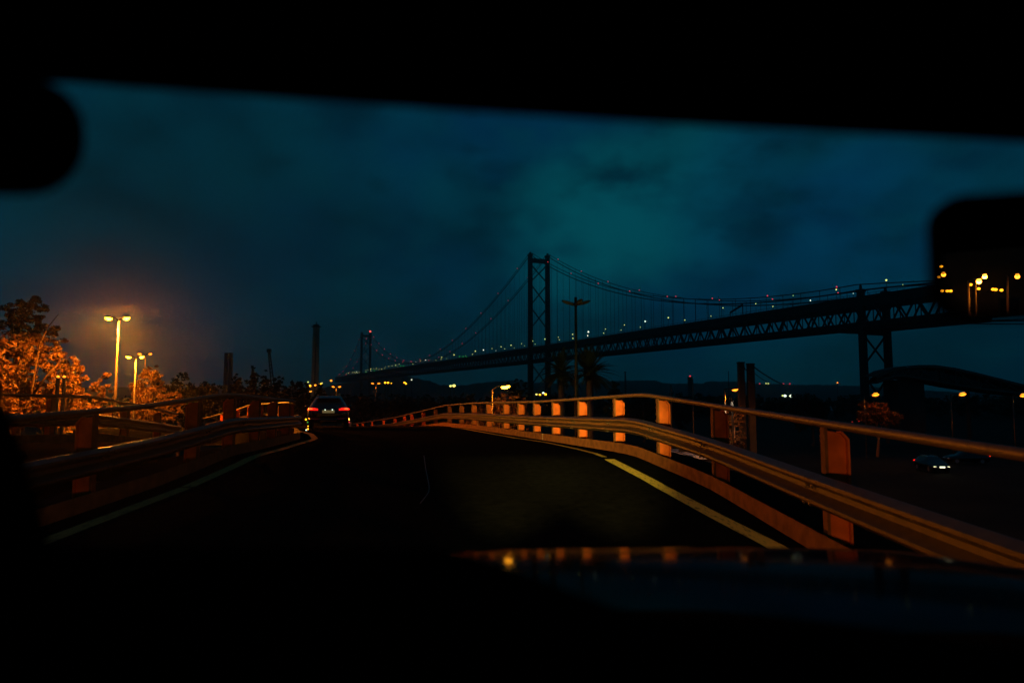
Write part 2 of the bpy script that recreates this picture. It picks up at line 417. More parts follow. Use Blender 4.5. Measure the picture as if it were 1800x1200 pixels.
tw2 = tower(S2, 10.6, 158, -31, 5.4, 4.4, BR)
tower(SP, 9.2, 55.5, -9, 2.7, 2.5, [(33, 36, 's'), (16.5, 34, 'x'), (-8, 12, 'x')], 'pier')
# deck
def slab(m, s0, s1, o0, o1, za, zc, step=30):
    s = s0
    while s < s1-1e-6:
        e = min(s1, s+step)
        vs = [bp(q, o, zb(q)+z) for q in (s, e) for o in (o0, o1) for z in (za, zc)]
        m.add(vs, [(0, 1, 3, 2), (4, 6, 7, 5), (0, 4, 5, 1), (2, 3, 7, 6), (0, 2, 6, 4), (1, 5, 7, 3)]); s = e
m = BM_(); slab(m, S0, SE, -10.6, 10.6, 12.2, 14.6); slab(m, S0, SE, -11.6, 11.6, 14.61, 15.6)
dk = m.build('deck', bridge_m, br)
m = BM_(); slab(m, S0, SE, -9.5, 9.5, .2, 2.2); m.build('rail_deck', bridge_m, dk)
for sd in (-1, 1):
    m = BM_(); o = sd*10
    slab(m, S0, SE, o-.6, o+.6, -.4, 1.2); slab(m, S0, SE, o-.6, o+.6, 10.6, 12.19)
    s = S0; k = 0
    while s < SE:
        a, b = bp(s, o, zb(s)+1), bp(s+5.9, o, zb(s)+11); c = bp(s+11.8, o, zb(s)+1)
        m.bar(a, b, .75, .75); m.bar(b, c, .75, .75)
        if s < 500: m.bar(bp(s+5.9, o, zb(s)+1), b, .4, .4)
        s += 11.8
    m.build('truss', bridge_m, dk)
    m = BM_(); slab(m, S0, SE, sd*11.4-.08, sd*11.4+.08, 16.6, 16.8)
    s = S0
    while s < 500: m.bar(bp(s, sd*11.4, zb(s)+15.6), bp(s, sd*11.4, zb(s)+16.7), .14); s += 4
    m.build('railing', bridge_m, dk)
# inspection platform below the deck by the pier
m = BM_(); slab(m, SP-55, SP+16, -9, 9, -2.4, -.41); m.build('inspection_platform', bridge_m, dk)
# sign gantry on the deck
m = BM_(); sgn = -335
for o in (-10.8,): m.bar(bp(sgn, o, zb(sgn)+15.6), bp(sgn, o, zb(sgn)+22.5), .5)
m.bar(bp(sgn, -10.8, zb(sgn)+22), bp(sgn+34, 8, zb(sgn)+21.6), .6, 1.3); m.bar(bp(sgn+34, 8, zb(sgn)+15.6), bp(sgn+34, 8, zb(sgn)+21.6), .5)
m.build('sign_gantry', bridge_m, br)
# cables
def cz(s):
    if s >= S2: t = (s-S2)/(SE-S2-5); return 158+(60-158)*t-4*26*t*(1-t)
    if s >= 0: t = s/S2; return 158-4*97.5*t*(1-t)
    if s >= SP: t = -s/(-SP); return 158+(56.5-158)*t-4*25.7*t*(1-t)
    t = (SP-s)/(SP-S0); return 56.5+(zb(s)+13-56.5)*min(1, t*1.6)
for sd in (-1, 1):
    for (dz, r) in ((0, .42), (3.2, .30)):
        pts = []; s = S0+60
        while s <= SE-5: 
            d = dz if s >= SP else dz*max(0, 1-(SP-s)/60)
            sag = 4*1.3*((s % 1013)/1013)*(1-(s % 1013)/1013) if 0 <= s <= S2 else 0
            pts.append(bp(s, sd*10.6, cz(s)+d-(sag if dz else 0))); s += 12
        BM_().tube(pts, r, 6).build('main_cable', bridge_m, br)
cnt = 0; rest = BM_()
hs = []
s = SP+12
while s < SE-20:
    if abs(s) > 8 and abs(s-S2) > 8:
        for sd in (-1, 1): hs.append((s, sd))
    s += 13.8
for (s, sd) in hs:
    a, b = bp(s, sd*10.6, zb(s)+15.6), bp(s, sd*10.6, cz(s)+3)
    if b.z-a.z < 1: continue
    if cnt < 99: BM_().bar(a, b, .24).build('hanger', bridge_m, br); cnt += 1
    else: rest.bar(a, b, .26)
tag(rest.build('hanger', bridge_m, br), kind='stuff')
# anchor cables dropping away beneath the deck at the near end
for k, (o, e) in enumerate(((-9, 3), (-4, 0), (5, 6))):
    pts = []
    for i in range(13):
        t = i/12; p = bp(-455-150*t, o, zb(-455)-1-(11+e)*t+2.2*t*t); pts.append(p)
    BM_().tube(pts, .24, 6).build('anchor_cable', bridge_m, br)
# deck lamps
lampn = 0
random.seed(11)
s = -560
while s < 1250 and lampn < 98:
    for sd in (-1, 1):
        if lampn >= 98 or random.random() < (.12 if s < 300 else .5): continue
        q = s+sd*3; b = bp(q, sd*9.9, zb(q)+15.6); tz = zb(q)+21.5+random.uniform(-.5, .6)
        sc = (.45 if sd > 0 else .6)*(.65 if s < -250 else 1)*random.choice((.6, .8, 1, 1.25))*(1 if s < 200 else 1+(s-200)/2600)
        m = BM_(); m.bar(b, (b.x, b.y, tz), .16); ob = m.build('deck_lamp', bridge_m, br)
        m = BM_(); m.ball((b.x, b.y, tz+.3), sc, 8, 5); m.build('lens', yellow_m if random.random() < .8 else white_m, ob); lampn += 1
    s += 31
# red beacons on the cables
for s in list(range(-400, 0, 52))+list(range(45, 1013, 61))+list(range(1060, 1400, 60)):
    for sd in (-1, 1):
        q = s+sd*9
        if not (S0+80 < q < SE-10): continue
        BM_().ball(bp(q, sd*10.6, cz(q)+3.9), .42*(1 if q < 200 else 1+(q-200)/800), 8, 5).build('beacon', redpt_m, br)
BM_().ball(bp(S2, 10.6, 163), 2.0, 10, 6).build('beacon', mat('tower_beacon', (.8, .05, .05), .4, emit=(1, .06, .04), strength=5), br)
for s, o in ((260, -6), (262, 0), (264, 6), (620, -6), (622, 0), (905, 0), (1020, 3)):
    BM_().ball(bp(s, o, zb(s)+19), .7*(1+s/1200), 8, 5).build('signal', green_m, br)

# ------------------------------------------------------------------ street lamps
def head(p, d, parent, on=lens_m, L_=.55, energy=0, tilt=.12, away=False):
    d = Vector(d).normalized(); q = Matrix.Rotation(math.atan2(d.x, d.y)*-1, 3, 'Z') @ Matrix.Rotation(tilt, 3, 'X')
    m = MB(); m.ball((0, 0, 0), (.15, L_/2, .085), 12, 6); m.v = [tuple(q @ Vector(v)+Vector(p)) for v in m.v]
    h = m.build('lamp_head', pole_dark, parent, True)
    m = MB(); m.ball((0, 0, 0), (.14, L_*.42, .13*max(1, L_/.62)), 12, 6); m.v = [tuple(q @ Vector(v)+Vector(p)+Vector((0, 0, -.07))) for v in m.v]
    m.build('lens', on, h, True)
    if energy: light('SPOT', Vector(p)+Vector((0, 0, -.2)), energy, SODIUM, parent, .12, spot=178 if away else 165, aim=(0, 0, -1))
def street_lamp(base, hz_, label, dirs, arm=.6, r=.08, energy=0, lens=lens_m, L_=.55, rise=.15, mt=None, group=None, foot=None):
    g = thing('street_lamp', label, 'street lamp', base, group); H = hz_-base[2]; mt = mt or pole_m
    MB().tube([(0, 0, 0), (0, 0, H*.5), (0, 0, H)], [r*1.3, r, r*.7], 8).build('pole', mt, g, True)
    MB().tube([(0, 0, 0), (0, 0, .5)], r*1.9, 8).build('base', mt, g, True)
    for d in dirs:
        d = Vector((*d, 0)).normalized()
        MB().tube([(0, 0, H-.05), d*arm*.5+Vector((0, 0, H+rise*.8)), d*arm+Vector((0, 0, H+rise))], r*.5, 6).build('arm', pole_dark, g, True)
        head(d*(arm+L_*.35)+Vector((0, 0, H+rise)), d, g, lens, L_, energy, .15, away=(lens == lens_hot or base[1] < 0))
    return g
def lb(px, py, Y, base=None):      # pole position whose top projects near (px, py)
    p = at(px, py, Y); return (p.x, p.y, gh(p.x, p.y) if base is None else base), p.z
b, z = lb(209, 562, 40); street_lamp(b, z, 'tall double headed street lamp blazing orange in front of the big lit tree', [(1, -.25), (-1, -.25)], .38, .075, 18000, L_=.46, lens=lens_hot)
b, z = lb(239, 629, 60); street_lamp(b, z, 'shorter double headed street lamp in front of the small rounded lit tree', [(1, -.25), (-1, -.25)], .42, .085, 8500, L_=.5, lens=lens_hot)
b, z = lb(256, 623, 72); street_lamp(b, z, 'farthest double headed street lamp just right of the small lit tree', [(1, -.25), (-1, -.25)], .42, .085, 200, L_=.45)
b, z = lb(591.5, 680, 150); street_lamp(b, z, 'double headed street lamp straight above the car ahead', [(1, -.1), (-1, -.1)], .4, .14, 300, L_=.8, lens=lens_m)
b, z = lb(660.5, 674, 160); street_lamp(b, z, 'double headed street lamp right of the car, beneath the far bridge tower', [(1, -.1), (-1, -.1)], .45, .14, 300, L_=.8, lens=lens_m)
b, z = lb(541.5, 688, 150); street_lamp(b, z, 'small single street lamp left of the twin shaft tower foot', [(1, 0)], .3, .08, 0, L_=.75, lens=lens_far)
b, z = lb(865, 688, 46); street_lamp(b, z+.12, 'large bright single street lamp over the lit bushes in the middle', [(1, -.1)], .65, .06, 2200, L_=.72, rise=.28, lens=lens_hot)
b, z = lb(1274, 683, 56); street_lamp(b, z, 'street lamp glowing against the twin square masts', [(1, 0)], .62, .075, 1100, L_=.62, rise=.0)
b, z = lb(1519, 695, 88); street_lamp(b, z, 'street lamp over the small orange tree beneath the bridge pier', [(1, -.2)], 1.0, .07, 3600, L_=1.05, rise=.2)
b, z = lb(1671, 693, 90); street_lamp(b, z, 'street lamp beneath the arched footbridge', [(1, -.1)], 1.1, .10, 350, L_=1.1, rise=.1)
b, z = lb(1780, 695, 90); street_lamp(b, z, 'street lamp cut by the right edge of the picture', [(1, -.1)], .95, .09, 250, L_=1.1, rise=.1)
# unlit four headed lamp in front of the bridge
black_pole = mat('unlit_pole', (.012, .011, .010), .8, scale=3, spec=.1)  # near-black colour keeps the pole looking unlit beside the bush lamp
b, z = lb(1012, 537, 44)
g = thing('street_lamp', 'tall unlit lamp with drooping wing shaped heads, standing before the bridge tower', 'street lamp', b); H = z-b[2]
MB().tube([(0, 0, 0), (0, 0, H*.6), (0, 0, H+.1)], [.16, .12, .075], 8).build('pole', black_pole, g, True)
MB().tube([(0, 0, H-.1), (0, 0, H+.55)], .09, 8).build('finial', black_pole, g, True)
for (dx, dy) in ((1, -.2), (-1, -.25), (.35, -1), (-.3, 1)):
    d = Vector((dx, dy, 0)).normalized(); q = Matrix.Rotation(-math.atan2(d.x, d.y), 3, 'Z') @ Matrix.Rotation(.28, 3, 'X')
    m = MB(); m.ball((0, .52, 0), (.19, .50, .10), 12, 6); m.v = [tuple(q @ Vector(v)+Vector((0, 0, H+.02))) for v in m.v]
    h = m.build('lamp_head', mat('dull_grey_housing', (.06, .04, .028), .7), g, True)
    m = MB(); m.ball((0, .60, -.05), (.13, .33, .07), 10, 5); m.v = [tuple(q @ Vector(v)+Vector((0, 0, H+.02))) for v in m.v]
    m.build('lens', lens_off, h, True)

# distant point lamps on poles
def far_lamp(px, py, Y, lensm, r, label, group=None):
    p = at(px, py, Y); z0 = gh(p.x, p.y) if Y < 420 else -20
    if Y > 2300: z0 = p.z-14
    g = thing('lamp_post', label, 'lamp post', (p.x, p.y, z0), group); H = p.z-z0
    MB().tube([(0, 0, 0), (0, 0, H)], .09*max(1, Y/300), 6).build('pole', pole_dark, g)
    MB().ball((0, 0, H+r*.6), (r, r, r*.8), 8, 5).build('lens', lensm, g, True)
A, Yl, Wh, Rd = amber_m, yellow_m, white_m, redpt_m
for a in [
 (545, 679, 320, A, .55, 'tiny amber lamp left of the twin shaft tower'), (554, 678, 320, lens_far, .5, 'tiny orange lamp in front of the twin shaft tower foot'),
 (563, 676, 320, A, .5, 'tiny amber lamp just right of the twin shaft tower'), (582, 670, 360, lens_far, .6, 'tiny orange lamp above and left of the double lamp over the car'),
 (566, 674, 400, Yl, .45, 'faint yellow light right of the twin shaft tower'), (541.5, 672, 400, Yl, .45, 'faint yellow light in the tree left of the twin shaft tower'),
 (677, 673.5, 330, A, .5, 'orange lamp on the dark hill, first right of the double lamp by the far tower'), (682, 673.5, 330, A, .5, 'orange lamp on the dark hill, second right of the double lamp by the far tower'),
 (688, 674, 330, A, .25, 'faint orange lamp on the dark hill, farther right than its two brighter twins'), (711, 673, 330, A, .42, 'upper one of two close orange lamps under the bridge deck'),
 (713.5, 675, 330, A, .42, 'lower one of two close orange lamps under the bridge deck'), (723.5, 668, 600, Wh, .6, 'small white light on the hill crest beneath the bridge deck'),
 (792, 679.5, 260, Yl, .5, 'smaller yellow lamp of the pair on the hill below the deck'), (798, 679.5, 250, mat('pale_yellow_lamp', (1, .9, .4), .4, emit=(1, .80, .16), strength=2), .62, 'brighter yellow lamp of the pair on the hill below the deck'),
 (911.5, 691, 300, Wh, .38, 'small white light above the lit bushes'), (943, 694, 300, Yl, .45, 'yellow light at the foot of the near bridge tower'),
 (949, 694.5, 300, A, .42, 'dim orange light at the foot of the near bridge tower'), (955, 691.5, 300, Wh, .5, 'white light between the legs of the near bridge tower'),
 (959, 694, 300, A, .5, 'amber light at the right leg of the near bridge tower'),
 (1335.5, 675, 2500, Rd, 3, 'red light on the ridge right of the twin masts'), (1346.5, 674.6, 2500, Yl, 2.8, 'left one of two close yellow lights on the ridge'),
 (1350.5, 674.6, 2500, Yl, 2.8, 'right one of two close yellow lights on the ridge'), (1377, 675, 2500, Rd, 3, 'red light on the ridge above the white lamp cluster'),
 (1388.5, 675, 2500, Rd, 3, 'red light on the ridge right above the white lamp cluster'), (1472.5, 673.5, 2500, Rd, 3, 'red light on the ridge left of the bridge pier'),
 (1375.5, 696, 400, Yl, .5, 'leftmost yellow lamp of the white cluster in the dark right half'), (1380, 697, 400, Wh, .9, 'middle white lamp of the cluster in the dark right half'),
 (1391, 697.5, 400, Wh, 1.0, 'brightest white lamp at the right of the cluster in the dark right half'), (1388.5, 696.5, 420, Yl, .5, 'small yellow lamp next to the brightest one of the white cluster'),
 (1472, 673, 700, A, .5, 'dim orange light at the foot of the bridge pier'), (1635.5, 692, 400, Wh, .4, 'faint white light under the footbridge arch'),
 (1023.5, 683, 90, A, .001, 'x')][:-2]: far_lamp(*a)
for k, (px, py) in enumerate(((1498, 742), (1510, 741), (1531, 740), (1562, 739.5))):
    p = at(px, py, 130); g = thing('marker_lamp', ['faint red marker lamp over the right rail, leftmost of four', 'faint red marker lamp over the right rail, second of four', 'faint red marker lamp over the right rail, third of four', 'clearest red marker lamp over the right rail, rightmost of four'][k], 'marker lamp', (p.x, p.y, gh(p.x, p.y)), 'red marker lamps in the yard')
    H = p.z-gh(p.x, p.y); MB().tube([(0, 0, 0), (0, 0, H)], .06, 6).build('post', pole_dark, g)
    MB().ball((0, 0, H+.1), (.2, .1, .09), 8, 5).build('lens', mat('dim_red_lamp', (.5, .03, .03), .4, emit=(1, .04, .02), strength=.25 if k < 3 else .5), g)
for px, py, lab, mm in ((102, 663.5, 'left one of two small yellow lamps shining through the lit trees', lens_far), (113, 663.5, 'right one of two small yellow lamps shining through the lit trees', lens_far)):
    far_lamp(px, py, 33, mm, .07, lab)

# ------------------------------------------------------------------ trees
def leaves(m, c, r, n, size, rng):
    for _ in range(n):
        d = Vector((rng.gauss(0, 1), rng.gauss(0, 1), rng.gauss(0, 1))).normalized()*(rng.random()**.45)
        p = Vector(c)+Vector((d.x*r[0], d.y*r[1], d.z*r[2]))
        a = Vector((rng.gauss(0, 1), rng.gauss(0, 1), rng.gauss(0, .7))).normalized(); b = a.orthogonal().normalized()
        b = Matrix.Rotation(rng.random()*6.28, 3, a) @ b; s = size*rng.uniform(.6, 1.3)
        m.add([p-a*s*.5, p+b*s*.28, p+a*s*.55, p-b*s*.28+a*.05*s], [(0, 1, 2, 3)])
def tree(base, top, rx, label, cat='tree', mt=leaf, n=9000, size=.2, seed=1, group=None, clumps=34, crown_from=.35, lean=0, name='tree', ry=None, bark_m=bark, cr=.27):
    rng = random.Random(seed); H = top-base[2]; g = thing(name, label, cat, base, group)
    c0 = H*crown_from; cz_ = (c0+H)/2; rz = (H-c0)/2; ry = ry or rx; tr = max(.09, H*.018)
    tk = MB(); tk.tube([(0, 0, 0), (.1*rx+lean*.3, 0, c0*.7), (lean, 0, cz_), (lean*1.2, 0, H-rz*.5)], [tr*1.5, tr, tr*.6, tr*.2], 8)
    cs = []
    for _ in range(clumps):
        d = Vector((rng.gauss(0, 1), rng.gauss(0, 1), rng.gauss(0, 1))).normalized()*rng.uniform(.35, .9)
        cs.append(Vector((lean+d.x*rx, d.y*ry, cz_+d.z*rz)))
    for c in cs[::3]:
        st = Vector((lean*.7, 0, c0*.75+rng.random()*(cz_-c0*.75))); mid = (st+c)/2+Vector((rng.uniform(-.2, .2)*rx, rng.uniform(-.2, .2)*rx, .1*rz))
        tk.tube([st, mid, c], [tr*.45, tr*.28, tr*.1], 5)
    tk.build('trunk', bark_m, g, True)
    m = MB()
    for c in cs:
        k = rng.uniform(.65, 1.3); K = 11
        for _ in range(K):
            d = Vector((rng.gauss(0, 1), rng.gauss(0, 1), rng.gauss(0, 1))).normalized()*rng.uniform(.5, 1.25)
            cc = c+Vector((d.x*rx*cr*k, d.y*ry*cr*k, d.z*rz*cr*k*.8)); q = rng.uniform(.28, .5)
            leaves(m, cc, (rx*cr*k*q, ry*cr*k*q, rx*cr*k*q*.6), max(4, int(n/clumps/K)), size, rng)
    m.build('crown', mt, g); return g
def treeat(px, ytop, Y, rpx, label, **kw):
    p = at(px, ytop, Y); return tree((p.x, Y, gh(p.x, Y)), p.z, rpx*Y/1200, label, **kw)
tall = treeat(38, 500, 46, 88, 'tallest tree at the left edge, its upper crown black against the sky', seed=3, n=30000, size=.24, clumps=60, crown_from=.25, cr=.19)
lo = Vector(tall.location)
for pts_ in (((50, 720), (62, 650), (70, 605), (84, 575), (103, 552)), ((60, 690), (82, 660), (101, 640))):
    MB().tube([at(a_, b_, 43.2-.2*k)-lo for k, (a_, b_) in enumerate(pts_)], [.075, .06, .05, .035, .02][:len(pts_)], 6).build('limb', mat('dark_bark', (.09, .05, .025), .9, scale=6, bump=.5), tall, True)
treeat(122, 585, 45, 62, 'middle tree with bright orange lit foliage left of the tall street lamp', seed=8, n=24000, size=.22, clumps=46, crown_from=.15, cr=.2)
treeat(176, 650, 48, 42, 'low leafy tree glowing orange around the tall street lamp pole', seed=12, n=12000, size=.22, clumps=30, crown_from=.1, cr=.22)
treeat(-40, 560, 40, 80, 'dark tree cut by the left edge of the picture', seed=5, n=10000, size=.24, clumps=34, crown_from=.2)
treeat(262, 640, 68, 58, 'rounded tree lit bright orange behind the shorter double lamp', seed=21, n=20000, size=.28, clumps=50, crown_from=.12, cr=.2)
treeat(318, 652, 84, 34, 'dark tree just right of the rounded orange tree', seed=23, n=5000, size=.35, mt=leaf_dark, clumps=24)
treeat(893, 688, 52, 46, 'wide bush lit orange under the large single lamp', cat='bush', seed=31, n=15000, size=.17, clumps=40, crown_from=.3, name='bush')
treeat(840, 697, 55, 34, 'dim bush left of the orange bush under the large lamp', cat='bush', seed=32, n=6000, size=.2, clumps=24, crown_from=.3, name='bush')
treeat(1289, 694, 60, 26, 'small tree lit orange behind the lamp at the twin masts', seed=34, n=8000, size=.18, clumps=24, crown_from=.2)
treeat(1538, 696, 92, 34, 'small round tree lit red orange beneath the bridge pier', seed=36, n=14000, size=.24, clumps=30, crown_from=.42)
TL = [(292, 662, 100, 30), (340, 657, 130, 34), (384, 658, 132, 28), (418, 655, 128, 22), (443, 648, 120, 17), (468, 652, 124, 20), (492, 660, 126, 20), (516, 664, 118, 18), (536, 659, 110, 11), (562, 666, 112, 12)]
TLL = ['dark tree with a low top, leftmost of the silhouetted row', 'broad flat topped dark tree, second from left in the silhouetted row', 'dark tree directly below the pair of concrete slabs', 'dark tree right of the pair of concrete slabs', 'highest dark tree of the silhouetted row, left of the crane', 'dark tree in front of the crane foot', 'low dark tree right of the crane', 'dark tree left of the small single street lamp', 'small rounded dark tree left of the twin shaft tower', 'small dark tree overlapping the foot of the twin shaft tower']
for k, (px, yt, Y, r) in enumerate(TL):
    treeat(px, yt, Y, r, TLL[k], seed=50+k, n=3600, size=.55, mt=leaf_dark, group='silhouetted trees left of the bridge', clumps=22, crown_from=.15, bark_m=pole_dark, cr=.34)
TR = [(980, 690, 140, 30, 'dark tree behind the palm trunks'), (1085, 672, 100, 24, 'dark bushy tree right of the big palm'), (1130, 680, 120, 34, 'low dark tree under the deck, right of the palms'), (1190, 686, 150, 30, 'low dark tree left of the street lamp by the masts'), (1425, 690, 120, 36, 'low dark tree right of the twin masts'), (760, 690, 130, 40, 'low dark tree left of the lit bushes'), (700, 690, 140, 34, 'low dark tree beneath the bridge right of the far lamps'), (820, 684, 130, 22, 'small dark tree left of the large single lamp'), (905, 666, 120, 22, 'dark tree rising behind the large single lamp'), (640, 694, 150, 30, 'low dark tree right of the car ahead')]
for k, (px, yt, Y, r, lab) in enumerate(TR):
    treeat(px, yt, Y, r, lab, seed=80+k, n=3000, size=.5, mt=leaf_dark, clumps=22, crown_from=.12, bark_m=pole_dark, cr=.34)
# far wood belt that reads as one mass
rng = random.Random(77); m = MB()
for i in range(520):
    x = rng.uniform(-330, 360); y = rng.uniform(255, 400); h = rng.uniform(5.5, 9.5)
    if y < 300 and abs(x/y*1200+900-950) < 40: h = 5
    leaves(m, (x, y, -8+h*.55), (4.5, 4.5, h*.5), 34, 3.0, rng)
    m.bar((x, y, -8.3), (x, y, -8+h*.6), .3)
tag(m.build('woodland', leaf_dark), kind='stuff')
# palms
def palm(px, py, Y, R, label, seed, nf=90):
    p = at(px, py, Y); z0 = gh(p.x, Y); g = thing('palm_tree', label, 'palm tree', (p.x, Y, z0)); H = p.z-z0; rng = random.Random(seed)
    MB().tube([(0, 0, 0), (.1, 0, H*.5), (0, 0, H)], [.42, .34, .38], 10).build('trunk', pole_dark, g, True)
    MB().ball((0, 0, H), (.65, .65, .8), 10, 6).build('crown_heart', leaf_dark, g, True)
    fm = MB()
    for i in range(nf):
        az = rng.random()*6.283; el = rng.uniform(-.35, 1.45); L_ = R*rng.uniform(.8, 1.15); pts = []
        p0 = Vector((0, 0, H)); d = Vector((math.cos(az)*math.cos(el), math.sin(az)*math.cos(el), math.sin(el)))
        q = p0.copy(); st = 12
        for k in range(st+1):
            pts.append(q.copy()); d = (d+Vector((0, 0, -.075))).normalized(); q = q+d*L_/st
        fm.tube(pts, [.035-.025*k/st for k in range(st+1)], 4)
        for k in range(2, st+1):
            t = (pts[k]-pts[k-1]).normalized(); sd = t.cross(Vector((0, 0, 1)));
            if sd.length < .1: sd = Vector((1, 0, 0))
            sd.normalize(); ll = .62*math.sin(math.pi*min(1, .15+.8*k/st))
            for sg in (-1, 1):
                for e in (0, .5):
                    a = pts[k]-(pts[k]-pts[k-1])*e; tip = a+sd*sg*ll*.75+t*ll*.8+Vector((0, 0, -.12*ll)); w = t*.055
                    fm.add([a-w, a+w, tip], [(0, 1, 2)])
    fm.build('fronds', leaf_dark, g)
palm(1036, 657, 70, 3.0, 'large palm tree with spread fronds, black against the sky under the deck', 4)
palm(986, 655, 78, 2.9, 'darker palm tree between the bridge tower and the unlit lamp', 9)
def boxthing(name, label, cat, px0, px1, py, Y, depth, mt, base=-8):
    a = at(px0, py, Y); b = at(px1, py, Y); g = thing(name, label, cat, ((a.x+b.x)/2, Y, base)); return g, b.x-a.x, a.z-base
# twin shaft tower
g, w, H = boxthing('concrete_tower', 'slender tall tower of two pale concrete shafts with a small cap', 'tower', 549.5, 562.5, 575, 330, 4, tower_m)
for sg in (-1, 1):
    MB().prism([(sg*.28*w-.21*w, 0), (sg*.28*w+.21*w, 0), (sg*.24*w+.17*w, H), (sg*.24*w-.17*w, H)], 1.4, Matrix.Identity(4)).build('shaft', tower_m, g)
MB().box((0, .3, H*.5), (w*.2, .5, H*.99)).build('core', dark_m, g)
MB().box((0, 0, H+.25), (w*1.15, 2, .5)).box((0, 0, H+.9), (w*.7, 1.4, .8)).build('cap', dark_m, g)
MB().tube([(0, 0, H+1.3), (0, 0, H+2.6)], .25, 6).build('mast', dark_m, g)
# twin slabs
g, w, H = boxthing('concrete_tower', 'pair of upright slabs standing close together on the left skyline', 'tower', 395, 409.5, 620, 600, 6, dark_m)
for sg in (-1, 1): MB().prism([(sg*.29*w-.2*w, 0), (sg*.29*w+.2*w, 0), (sg*.27*w+.17*w, H), (sg*.27*w-.17*w, H)], 3, Matrix.Identity(4)).build('slab', dark_m, g)
MB().box((0, 0, H*.93), (w*.55, 2, 1.5)).build('bridge_beam', dark_m, g)
# crane
p = at(486, 672, 260); q = at(473, 618, 260); g = thing('crane', 'dark lattice crane jib leaning left above the trees', 'crane', (p.x, 260, -8)); o = Vector((p.x, 260, -8))
MB().box((0, 0, 1.2), (4, 5, 2.4)).build('cab', dark_m, g)
m = MB(); a = Vector((0, 0, 2.2)); b = q-o
for dx in (-.45, .45):
    for dy in (-.4, .4): m.bar(a+Vector((dx*1.6, dy, 0)), b+Vector((dx*.6, dy, 0)), .2)
for k in range(16):
    t0, t1 = k/16, (k+1)/16; m.bar(a.lerp(b, t0)+Vector((-.6, 0, 0)), a.lerp(b, t1)+Vector((.5, 0, 0)), .14)
m.build('jib', dark_m, g)
MB().box(b+Vector((0, 0, .4)), (1.5, 1, 1.3)).build('jib_head', dark_m, g)
MB().bar(b, Vector((-2, 0, 8)), .1).build('hoist_cable', dark_m, g)
# little tower + block on the ridge
g, w, H = boxthing('chimney', 'thin chimney on the ridge under the bridge deck', 'chimney', 1097.5, 1100.5, 653, 800, 3, dark_m)
MB().tube([(0, 0, 0), (0, 0, H)], [1.2, .8], 8).build('shaft', dark_m, g); MB().tube([(0, 0, H-1), (0, 0, H)], 1.3, 8).build('rim', dark_m, g)
g, w, H = boxthing('tower_block', 'small high rise block with a red beacon on the ridge', 'building', 1209.5, 1216.5, 663, 900, 5, dark_m)
MB().box((0, 0, H/2), (w, 5, H)).build('wall', dark_m, g); MB().box((0, 0, H+.3), (w*1.08, 5.4, .6)).build('roof', dark_m, g)
m = MB()
for k in range(14):
    for j in range(3): m.box((-w*.3+j*w*.3, -2.52, H-3-k*3), (w*.16, .06, 1.4))
m.build('window_band', glassd, g)
MB().ball((0, 0, H+1.6), 1.1, 8, 5).build('beacon', redpt_m, g)
for px, y0, Y, lab in ((1179.5, 676, 75, 'thin pale mast left of the tall pale mast under the deck'), (1217.5, 666, 75, 'taller thin pale mast beside the ridge block'), (1280.5, 652, 110, 'slim dark mast left of the twin masts')):
    b, z = lb(px, y0, Y); g = thing('mast', lab, 'mast', b); H = z-b[2]; mm = pole_m if Y == 75 else pole_dark
    MB().tube([(0, 0, 0), (0, 0, H)], [.09, .06], 8).build('pole', mm, g, True); MB().tube([(0, 0, 0), (0, 0, .4)], .16, 8).build('base', mm, g)
# twin square masts with hanging cables
tops = []
twinm = mat('brown_mast_steel', (.05, .035, .022), .85, scale=2)
for px, py, w, lab in ((1302, 638, .52, 'left one of two square masts, lit by the lamp on its side'), (1319, 640.5, .58, 'right one of two square masts, with cables falling from its top')):
    b, z = lb(px, py, 63); g = thing('square_mast', lab, 'mast', b); H = z-b[2]; tops.append(Vector((b[0], b[1], z)))
    MB().box((0, 0, H/2), (w, .5, H)).build('column', twinm, g); MB().box((0, 0, H+.05), (w+.08, .6, .1)).build('cap', twinm, g)
    MB().box((0, 0, .3), (w+.5, 1.1, .6)).build('footing', dark_m, g)
    MB().box((w/2+.025, 0, H*.5), (.05, .2, H*.9)).build('cable_duct', pole_dark, g)
def cable(a, b, sag, r, label):
    pts = [a.lerp(b, i/14)+Vector((0, 0, -4*sag*(i/14)*(1-i/14)))-a for i in range(15)]
    o = MB().tube(pts, r, 6).build('cable', pole_dark, loc=a); tag(o, label, 'cable', 'cables at the twin masts')
cable(tops[0]+Vector((.27, 0, -.25)), tops[1]+Vector((-.29, 0, -.35)), .25, .05, 'short slack cable between the tops of the twin masts')
cable(tops[1]+Vector((.3, 0, -.2)), at(1378, 676, 72), .15, .06, 'upper thick cable falling to the right from the twin masts')
cable(tops[1]+Vector((.3, 0, -.75)), at(1356, 674, 72), .12, .035, 'lower thin cable falling to the right from the twin masts')
